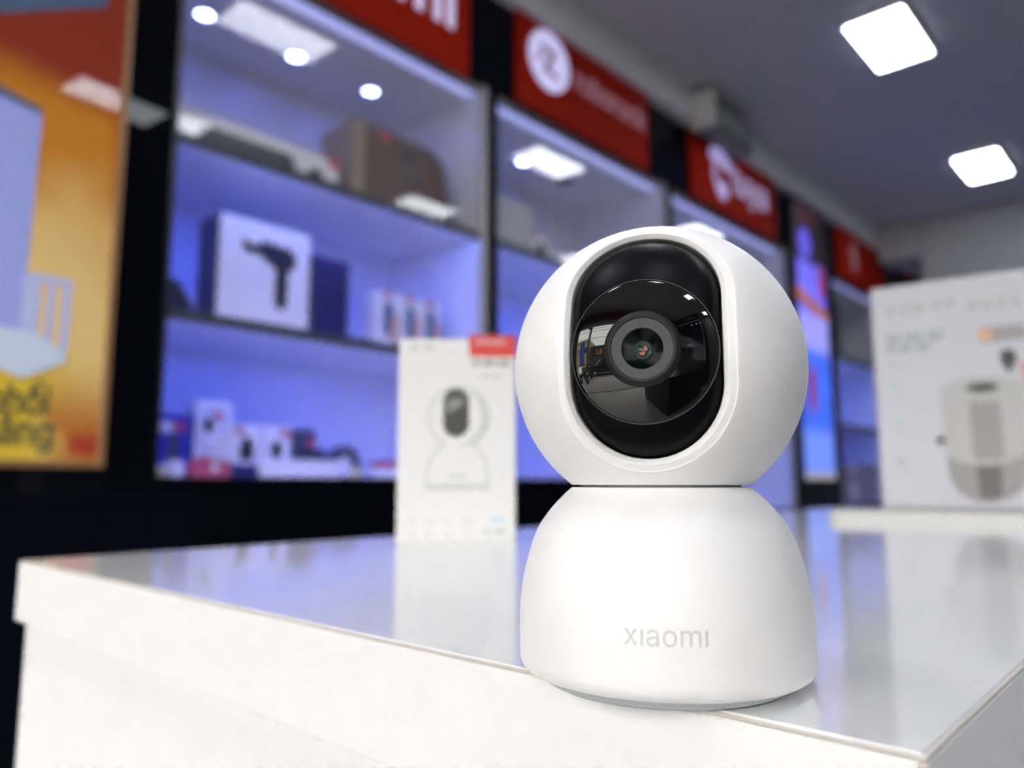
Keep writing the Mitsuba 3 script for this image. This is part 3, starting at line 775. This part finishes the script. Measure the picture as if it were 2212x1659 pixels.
st2('machine_knob', sg.Polygon(ellipse(0.176, 0.214, 0.010, 0.013)).union(sg.Polygon([(0.168, 0.208), (0.183, 0.208), (0.176, 0.190)])), 'm_print_dark', 0.0001)
st2('machine_knob', sg.Point(0.085, 0.100).buffer(0.006), 'm_print_dark', 0.0005)
st2('machine_cup', sg.Polygon([(0.186, 0.206), (0.24, 0.21), (0.235, 0.150), (0.196, 0.168)]), 'm_pink_item', 0.00005)
st2('machine_knob', sg.Polygon(ellipse(0.212, 0.222, 0.012, 0.016)), 'm_print_dark', 0.0001)

# ---------------------------------------------------------------- goods in the cabinets
YG = 2.12


def carton(name, label, cat_, x0, x1, z0, z1, mat, depth=0.10, y=YG, r=0.003, group=None, skew=0.0):
    t = thing(name, label, cat_, group)
    m = up(bx(x0, x1, y, y + depth, z0 + 0.001, z1, r))
    put('carton', m, mat, t)
    return t


def pic(t, name, g, mat, y=YG, th=0.0006, lift_=0.0, label=None, dx=0.0):
    return put(name, on_wall(prism(g, th), dx, y - lift_, 0), mat, t, label=label)


# top shelf of the first cabinet
t = carton('long_carton', 'long pale carton with a dark printed bar, top shelf of the leftmost cabinet', 'carton', 0.90, 1.455, S1, 1.085, 'm_white_item', 0.12)
pic(t, 'printed_bar', sg.Polygon([(0.945, 0.962), (0.975, 1.047), (1.275, 1.047), (1.298, 0.985), (1.300, 0.962)]), 'm_dark_item', label='dark bar on the print')
pic(t, 'printed_oval', sg.Polygon(ellipse(1.365, 0.992, 0.028, 0.040)), 'm_black_item')
pic(t, 'red_corner', sg.Polygon([(1.405, 1.085), (1.455, 1.085), (1.455, 1.050), (1.42, 1.055)]), 'm_red_item')
t = thing('suitcase_carton', 'brown carton with a tan end, top shelf of the leftmost cabinet', 'carton')
g = sg.Polygon([(1.520, S1 + 0.001), (1.520, 1.262), (1.86, 1.262), (1.915, 1.240), (1.945, 1.190), (1.955, 1.10), (1.958, S1 + 0.001)])
put('carton', on_wall(prism(g, 0.20), 0, YG + 0.20, 0), 'm_brown_item', t)
put('end_band', up(bx(1.512, 1.560, YG - 0.004, YG + 0.20, S1 + 0.001, 1.264, 0.004)), 'm_tan_item', t, label='tan end band')
pic(t, 'red_mark', sg.Point(1.650, 1.238).buffer(0.020), 'm_red_item')
pic(t, 'printed_disc', sg.Polygon(ellipse(1.755, 1.195, 0.030, 0.030)), 'm_dark_item')
pic(t, 'printed_disc', sg.Polygon(ellipse(1.80, 1.11, 0.036, 0.020)), 'm_dark_item')
# middle shelf
t = carton('massager_carton', 'large white carton with a dark massage gun printed on it, middle shelf', 'carton', 1.046, 1.356, S2, 0.800, 'm_white_item', 0.13)
gun = sg.Polygon([(1.120, 0.735), (1.150, 0.718), (1.173, 0.722), (1.185, 0.738), (1.283, 0.730), (1.303, 0.700), (1.290, 0.672), (1.272, 0.664), (1.271, 0.555), (1.262, 0.540), (1.244, 0.540), (1.236, 0.555), (1.236, 0.664), (1.195, 0.684), (1.176, 0.702), (1.150, 0.697), (1.124, 0.706)]).buffer(-0.006).buffer(0.009)
pic(t, 'printed_massager', gun, 'm_black_item', label='dark massage gun on the print')
pic(t, 'red_corner', sg.Polygon([(1.332, 0.800), (1.356, 0.800), (1.356, 0.778)]), 'm_pink_item')
put('side_print', up(bx(1.0452, 1.0458, YG + 0.003, YG + 0.127, S2 + 0.004, 0.796)), 'm_dark_item', t)
t = carton('navy_carton', 'dark blue upright carton beside the massage gun carton on the middle shelf', 'carton', 1.368, 1.508, S2, 0.738, 'm_navy_box', 0.10)
pic(t, 'print_panel', sg.box(1.44, 0.60, 1.50, 0.72), 'm_navy')
t = thing('black_case', 'low black case at the left end of the middle shelf of the leftmost cabinet', 'case')
put('case', on_wall(prism([(0.858, S2 + 0.001), (0.858, 0.566), (0.925, 0.566), (0.945, 0.545), (0.990, S2 + 0.001)], 0.14), 0, YG + 0.14, 0), 'm_black_item', t)
for i, x in enumerate((1.632, 1.733, 1.832)):
    t = carton('trimmer_carton', ('leftmost', 'middle one', 'rightmost')[i] + ' of three small white cartons with blue prints on the middle shelf', 'carton', x, x + 0.094, S2, 0.672 - 0.002 * i, 'm_white_item', 0.07, group='small white cartons on the middle shelf')
    pic(t, 'printed_device', sg.Polygon(ellipse(x + 0.046, 0.575, 0.020, 0.062, 40, 3)), 'm_teal_item')
    pic(t, 'printed_hand', sg.Polygon(ellipse(x + 0.074, 0.545, 0.017, 0.055, 40, 3)), 'm_skin_item', lift_=0.0007)
    pic(t, 'red_tab', sg.Polygon([(x + 0.022, 0.670), (x + 0.060, 0.670), (x + 0.048, 0.645), (x + 0.030, 0.645)]), 'm_red_item')
# bottom of the first cabinet
ZB = 0.0145
t = carton('blue_carton', 'bright blue carton at the left end of the bottom shelf', 'carton', 0.918, 1.028, ZB, 0.194, 'm_blue_box', 0.08, 2.20)
pic(t, 'white_print', sg.box(0.888, 0.146, 0.928, 0.170).buffer(0.004), 'm_white_item', 2.20, dx=0.044)
pic(t, 'red_print', sg.box(0.934, 0.148, 0.962, 0.172).buffer(0.004), 'm_red_item', 2.20, dx=0.044)
pic(t, 'device_print', sg.box(0.918, 0.060, 0.948, 0.134).buffer(0.004), 'm_dark_item', 2.20, dx=0.044)
t = carton('camera_carton', 'taller white carton with a red tab, beside the bright blue carton', 'carton', 1.040, 1.155, ZB, 0.244, 'm_white_item', 0.08, 2.20)
pic(t, 'printed_oval', sg.Polygon(ellipse(1.030, 0.168, 0.014, 0.022)), 'm_black_item', 2.20, dx=0.05)
pic(t, 'red_tab', sg.Polygon([(1.042, 0.218), (1.074, 0.206), (1.070, 0.182), (1.046, 0.190)]), 'm_red_item', 2.20, dx=0.05)
pic(t, 'pale_print', sg.Polygon(ellipse(1.04, 0.150, 0.040, 0.062)).difference(sg.Polygon(ellipse(1.04, 0.150, 0.036, 0.057))), 'm_grey_item', 2.20, dx=0.05)
t = carton('white_carton', 'white carton with a large dark bullet-shaped print, on the bottom shelf', 'carton', 1.154, 1.244, ZB, 0.176, 'm_white_item', 0.07, 2.18)
pic(t, 'printed_bullet', sg.Polygon([(1.128, 0.068), (1.128, 0.110), (1.140, 0.136), (1.152, 0.140), (1.164, 0.130), (1.172, 0.105), (1.172, 0.068)]), 'm_black_item', 2.18, dx=0.044)
pic(t, 'red_tab', sg.Polygon([(1.110, 0.168), (1.142, 0.160), (1.136, 0.140), (1.110, 0.146)]), 'm_red_item', 2.18, dx=0.044)
t = carton('white_carton', 'white carton with a narrow dark oval, in the middle of the bottom shelf', 'carton', 1.254, 1.348, ZB, 0.178, 'm_white_item', 0.07, 2.18)
pic(t, 'printed_oval', sg.Polygon(ellipse(1.246, 0.102, 0.018, 0.028)), 'm_black_item', 2.18, dx=0.048)
pic(t, 'red_tab', sg.Polygon([(1.260, 0.170), (1.296, 0.162), (1.286, 0.138), (1.262, 0.146)]), 'm_red_item', 2.18, dx=0.048)
t = carton('dark_carton', 'small dark carton with a red corner, in the middle of the bottom shelf', 'carton', 1.382, 1.449, ZB, 0.172, 'm_dark_item', 0.06, 2.20)
pic(t, 'red_corner', sg.Polygon([(1.350, 0.150), (1.385, 0.138), (1.385, 0.110), (1.358, 0.118)]), 'm_red_item', 2.20, dx=0.064)
t = carton('low_white_carton', 'low wide white carton at the front of the bottom shelf of the leftmost cabinet', 'carton', 1.200, 1.488, ZB, 0.072, 'm_white_item', 0.03, 2.11)
t = thing('black_gadget', 'small flat black gadget lying behind the low wide white carton', 'gadget')
put('body', up(cat(bx(1.385, 1.470, 2.15, 2.20, ZB + 0.001, 0.090, 0.004), bx(1.392, 1.462, 2.152, 2.198, 0.090, 0.106, 0.006))), 'm_black_item', t)
t = thing('red_pouch', 'red rounded pouch at the front left of the bottom shelf', 'pouch')
put('pouch', on_wall(prism(sg.Polygon([(0.985, ZB + 0.001), (0.985, 0.056), (1.01, 0.064), (1.030, 0.075), (1.050, 0.064), (1.098, 0.060), (1.100, ZB + 0.001)]).buffer(-0.003).buffer(0.003), 0.03), 0, 2.13, 0), 'm_red_item', t, label='red pouch')
pic(t, 'white_print', sg.Point(1.055, 0.042).buffer(0.012), 'm_white_item', 2.10)
t = carton('navy_tin', 'low navy blue tin between the red pouch and the low white carton', 'tin', 1.104, 1.188, ZB, 0.052, 'm_navy_box', 0.04, 2.10)
t = thing('white_jar', 'small white jar left of the red pouch on the bottom shelf', 'jar')
jar = lambda r_, h_: lathe([(0.0, 0.0), (r_ * 0.9, 0.0), (r_, r_ * 0.15), (r_, h_ * 0.75), (r_ * 0.8, h_ * 0.9), (r_ * 0.75, h_), (0.0, h_)], 32)
put('jar', xf(jar(0.026, 0.046), frame([0.948, 2.12, ZB + 0.001 + ZC], [1, 0, 0], [0, 1, 0], [0, 0, 1])), 'm_white_item', t, smooth=40)
t = thing('yellow_ball', 'small pale yellow ball at the left corner of the bottom shelf', 'ball', 'small pale yellow balls on the bottom shelf')
bs = trimesh.creation.icosphere(3, 0.017)
put('ball', xf(bs, frame([0.905, 2.11, ZB + 0.0175 + ZC], [1, 0, 0], [0, 1, 0], [0, 0, 1])), 'm_yellow_item', t, smooth=True)
t = thing('yellow_ball', 'small pale yellow ball in front of the dark arched speaker on the bottom shelf', 'ball', 'small pale yellow balls on the bottom shelf')
put('ball', xf(bs, frame([1.547, 2.105, ZB + 0.0175 + ZC], [1, 0, 0], [0, 1, 0], [0, 0, 1])), 'm_yellow_item', t, smooth=True)
t = thing('arched_speaker', 'dark arched gadget standing at the right of the low white carton, bottom shelf', 'speaker')
put('body', on_wall(prism(sg.Polygon([(1.510, ZB + 0.001), (1.510, 0.09), (1.530, 0.118), (1.560, 0.122), (1.590, 0.100), (1.605, 0.060), (1.606, ZB + 0.001)]), 0.06), 0, 2.22, 0), 'm_dark_item', t)
put('pale_front', on_wall(prism(sg.Polygon([(1.516, ZB + 0.004), (1.516, 0.075), (1.540, 0.090), (1.562, 0.070), (1.572, ZB + 0.004)]), 0.004), 0, 2.1595, 0), 'm_white_item', t)
t = carton('red_topped_carton', 'low white carton with a red top, beside the product box on the bottom shelf', 'carton', 1.650, 1.790, ZB, 0.050, 'm_white_item', 0.06, 2.14)
put('lid', up(bx(1.672, 1.788, 2.142, 2.198, 0.0505, 0.074, 0.003)), 'm_red_item', t)
# second cabinet
t = carton('grey_carton', 'plain grey carton on the top shelf of the second cabinet', 'carton', 2.230, 2.470, S1, 1.195, 'm_grey_item', 0.14)
t = thing('white_gadget_carton', 'white carton with a dark window, right of the plain grey carton', 'carton')
put('carton', on_wall(prism(sg.Polygon([(2.478, S1 + 0.001), (2.478, 1.06), (2.51, 1.098), (2.56, 1.098), (2.615, 1.050), (2.620, S1 + 0.001)]), 0.08), 0, YG + 0.10, 0), 'm_white_item', t)
pic(t, 'window', sg.Polygon(ellipse(2.545, 1.015, 0.030, 0.048)), 'm_black_item', YG + 0.02)
pic(t, 'red_tab', sg.Polygon(ellipse(2.500, 1.085, 0.022, 0.014)), 'm_red_item', YG + 0.02)
t = carton('white_carton', 'low rounded white carton on the top shelf, just behind the security camera head', 'carton', 2.632, 2.86, S1, 1.050, 'm_white_item', 0.10, YG, 0.02)
t = carton('white_carton', 'white carton on the middle shelf of the second cabinet, hidden by the security camera', 'carton', 2.55, 2.80, S2, 0.74, 'm_white_item', 0.10)
t = carton('white_carton', 'white carton on the top shelf of the third cabinet', 'carton', 3.72, 3.98, S1, 1.20, 'm_white_item', 0.10)
t = carton('navy_carton', 'dark blue carton on the middle shelf of the third cabinet', 'carton', 3.70, 3.90, S2, 0.70, 'm_navy_box', 0.10)
# fourth cabinet
t = carton('grey_carton', 'tall grey carton on the top shelf of the cabinet beside the lit figure panel', 'carton', 5.90, 6.20, 0.95, 1.40, 'm_dark_item', 0.20)
t = carton('violet_grey_carton', 'large violet grey carton at the bottom of the cabinet beside the lit figure panel', 'carton', 5.90, 6.85, -0.156, 0.145, 'm_tan_item', 0.25, 2.10)
pic(t, 'pale_disc', sg.Point(6.28, 0.11).buffer(0.05), 'm_white_item', 2.10)
pic(t, 'pale_disc', sg.Point(6.28, -0.06).buffer(0.07), 'm_white_item', 2.10)
# opposite cabinet
for i, (x, w_, h_) in enumerate(((-1.60, 0.14, 0.16), (-1.42, 0.10, 0.20), (-1.28, 0.14, 0.12))):
    t = thing('white_carton', ('left', 'middle', 'right')[i] + ' white carton in the opposite cabinet, mirrored in the camera lens', 'carton')
    put('carton', up(bx(x, x + w_, -2.75, -2.62, 0.552, 0.55 + h_, 0.004)), 'm_white_item', t)

# ---------------------------------------------------------------- the street, seen only as a reflection in the lens
k = struct('street')
put('pavement', up(bx(XS - 3.0, XS - 0.13, -14, 14, -ZC - 0.12, -ZC - 0.02)), 'm_pavement', k)
put('roadway', up(bx(-30, XS - 3.0, -40, 40, -ZC - 0.25, -ZC - 0.10)), 'm_road', k)


def building(x, y0, y1, h, mat, label, nw, nf, wmat='m_window_dark'):
    t = thing('building', label, 'building')
    put('block', up(bx(x - 5, x, y0, y1, -ZC - 0.10, h, 0.02)), mat, t)
    put('parapet', up(bx(x - 0.2, x + 0.15, y0 - 0.05, y1 + 0.05, h + 0.0005, h + 0.25, 0.02)), mat, t)
    dy = (y1 - y0) / nw
    for f in range(nf):
        for i in range(nw):
            yc, zc = y0 + dy * (i + 0.5), 3.0 + 2.9 * f
            if zc + 1.0 > h:
                continue
            w = put('window', up(cat(bx(x + 0.001, x + 0.06, yc - 0.75, yc + 0.75, zc - 0.70, zc - 0.62), bx(x + 0.001, x + 0.06, yc - 0.75, yc + 0.75, zc + 0.62, zc + 0.70), bx(x + 0.001, x + 0.06, yc - 0.75, yc - 0.68, zc - 0.62, zc + 0.62), bx(x + 0.001, x + 0.06, yc + 0.68, yc + 0.75, zc - 0.62, zc + 0.62))), 'm_pale_building', t)
            put('pane', up(bx(x + 0.002, x + 0.02, yc - 0.679, yc + 0.679, zc - 0.619, zc + 0.619)), wmat, w)
    return t


building(-13, 6.2, 11.5, 4.8, 'm_tan_building', 'tan two storey building across the street, mirrored in the camera lens', 3, 1)
building(-13.5, 11.8, 20, 4.0, 'm_pale_building', 'pale low building at the left across the street, mirrored in the camera lens', 3, 1)
t = building(-13, 0.0, 5.9, 3.2, 'm_dark_building', 'dark shop front with a yellow lettered sign, mirrored in the camera lens', 2, 0)
put('sign_board', up(bx(-12.999, -12.9, 1.2, 5.6, 1.6, 2.9)), 'm_black', t)
m = meshkit.text_mesh('LE', 0.8, 0.03, True)
for g in m.split(only_watertight=False):
    put('letter', xf(g, frame([-12.899, 4.3, 1.85 + ZC], [0, -1, 0], [0, 0, 1], [1, 0, 0])), 'm_sign_yellow', t)
building(-16, -9.0, -0.4, 1.6, 'm_pale_building', 'pale building at the right across the street, mirrored in the camera lens', 3, 0)
t = thing('utility_pole', 'grey utility pole with a cross arm, mirrored in the camera lens', 'utility pole')
put('pole', xf(trimesh.creation.cylinder(0.14, 8.5, sections=16), frame([-7.0, 3.6, 4.25 - 0.11], [1, 0, 0], [0, 1, 0], [0, 0, 1])), 'm_dark_building', t, smooth=40)
put('cross_arm', up(bx(-7.13, -7.01, 2.6, 4.6, 5.4, 5.55)), 'm_dark_building', t)
put('transformer', xf(trimesh.creation.cylinder(0.28, 0.7, sections=20), frame([-6.55, 3.6, 5.2], [1, 0, 0], [0, 1, 0], [0, 0, 1])), 'm_dark_building', t, smooth=40)


def tube(pts, r, n=6):
    p = np.array(pts, float); out = []
    d = np.gradient(p, axis=0); d /= np.linalg.norm(d, axis=1, keepdims=True)
    a_ = np.cross(d, [0.123, 0.2, 0.97]); a_ /= np.linalg.norm(a_, axis=1, keepdims=True); b_ = np.cross(d, a_)
    an = np.arange(n) / n * 2 * np.pi
    v = (p[:, None] + r * (np.cos(an)[None, :, None] * a_[:, None] + np.sin(an)[None, :, None] * b_[:, None])).reshape(-1, 3)
    f = []
    for i in range(len(p) - 1):
        for j in range(n):
            k_ = (j + 1) % n
            f += [(i * n + j, i * n + k_, (i + 1) * n + k_), (i * n + j, (i + 1) * n + k_, (i + 1) * n + j)]
    return trimesh.Trimesh(v, f, process=False)


for i, (zz, sag) in enumerate(((5.5, 0.7), (5.0, 0.9), (4.4, 0.6), (3.9, 1.0))):
    t = thing('overhead_cable', ('topmost', 'second', 'third', 'lowest')[i] + ' overhead cable strung from the utility pole, mirrored in the camera lens', 'cable', 'cables over the street')
    y = np.linspace(-10, 12, 30)
    put('cable', tube(np.stack([np.full(30, -7.20 - 0.05 * i), y, ZC + zz - sag * (1 - ((y - 1) / 11) ** 2)], 1), 0.025), 'm_black', t)
t = thing('street_banner', 'tall blue banner flag at the kerb, mirrored in the camera lens', 'banner')
put('pole', xf(trimesh.creation.cylinder(0.02, 2.9, sections=10), frame([-4.9, 3.55, 1.43], [1, 0, 0], [0, 1, 0], [0, 0, 1])), 'm_lamp_rim', t)
put('flag', up(bx(-4.93, -4.91, 2.98, 3.53, 0.1, 1.93)), 'm_banner', t)
t = thing('car', 'dark parked car across the pavement, mirrored in the camera lens', 'car')
side = sg.Polygon([(0, 0.30), (0.05, 0.75), (0.35, 0.88), (0.95, 0.95), (1.45, 1.42), (2.0, 1.52), (2.9, 1.50), (3.6, 1.10), (4.1, 1.02), (4.35, 0.85), (4.4, 0.30)]).buffer(-0.04).buffer(0.06)
cf = frame([-6.3, 3.3, 0.0 - 0.10], [0, -1, 0], [0, 0, 1], [-1, 0, 0])
put('body', xf(prism(side, 1.7), cf), 'm_car', t)
put('side_window', xf(prism(sg.Polygon([(1.15, 1.0), (1.5, 1.38), (2.0, 1.45), (2.85, 1.43), (3.35, 1.08)]), 0.01), xf_at(cf, -0.012)), 'm_window_dark', t)
put('window_trim', xf(prism(sg.LineString([(1.02, 0.97), (1.48, 1.42), (2.0, 1.49), (2.9, 1.47), (3.5, 1.10)]).buffer(0.018), 0.012), xf_at(cf, -0.013)), 'm_chrome', t)
put('side_trim', xf(prism(sg.box(0.3, 0.62, 4.0, 0.66), 0.012), xf_at(cf, -0.013)), 'm_chrome', t)
for xw in (0.85, 3.45):
    put('wheel', xf(cat(trimesh.creation.cylinder(0.32, 0.2, sections=28)), frame(np.array([-6.3, 3.3 - xw, 0.32 - 0.10]), [0, -1, 0], [0, 0, 1], [-1, 0, 0])), 'm_rubber', t, smooth=40)
    put('hub', xf(trimesh.creation.cylinder(0.19, 0.02, sections=24), frame(np.array([-6.3 + 0.112, 3.3 - xw, 0.32 - 0.10]), [0, -1, 0], [0, 0, 1], [-1, 0, 0])), 'm_chrome', t, smooth=40)


def scooter(x, y, yaw, label):
    t = thing('motor_scooter', label, 'motor scooter', 'parked motor scooters')
    c, s = math.cos(yaw), math.sin(yaw)
    fm_ = frame([x, y, -0.02], [c, s, 0], [0, 0, 1], [s, -c, 0])
    Pz = lambda g, d0, w_, mat, n_, lab=None: put(n_, xf(prism(g, w_), xf_at(fm_, d0)), mat, t, label=lab)
    for xw in (0.0, 1.25):
        w_ = trimesh.creation.torus(0.22, 0.06, major_sections=24, minor_sections=8)
        put('wheel', xf(w_, fm_ @ frame([xw, 0.28, 0], [1, 0, 0], [0, 1, 0], [0, 0, 1])), 'm_rubber', t, smooth=40)
    Pz(sg.Polygon([(0.10, 0.40), (0.02, 0.62), (0.12, 1.00), (0.22, 1.02), (0.34, 0.50), (0.60, 0.34), (0.85, 0.36), (1.00, 0.30), (1.45, 0.50), (1.52, 0.78), (0.80, 0.80), (0.70, 0.52), (0.42, 0.44)]).buffer(0.03), -0.12, 0.24, 'm_car', 'body')
    Pz(sg.Polygon([(0.78, 0.80), (1.50, 0.80), (1.45, 0.88), (0.85, 0.86)]).buffer(0.02), -0.13, 0.26, 'm_rubber', 'seat')
    Pz(sg.Polygon([(0.05, 0.62), (0.14, 0.98), (0.18, 0.98), (0.12, 0.60)]), -0.125, 0.25, 'm_chrome', 'front_trim')
    put('handlebar', xf(bx(0.14, 0.18, 1.04, 1.08, -0.34, 0.34, 0.01), fm_), 'm_rubber', t)
    return t


scooter(-3.75, 2.75, 2.9, 'dark motor scooter nearest the blue banner, mirrored in the camera lens')
scooter(-3.65, 2.15, 3.0, 'dark motor scooter farther from the blue banner, mirrored in the camera lens')
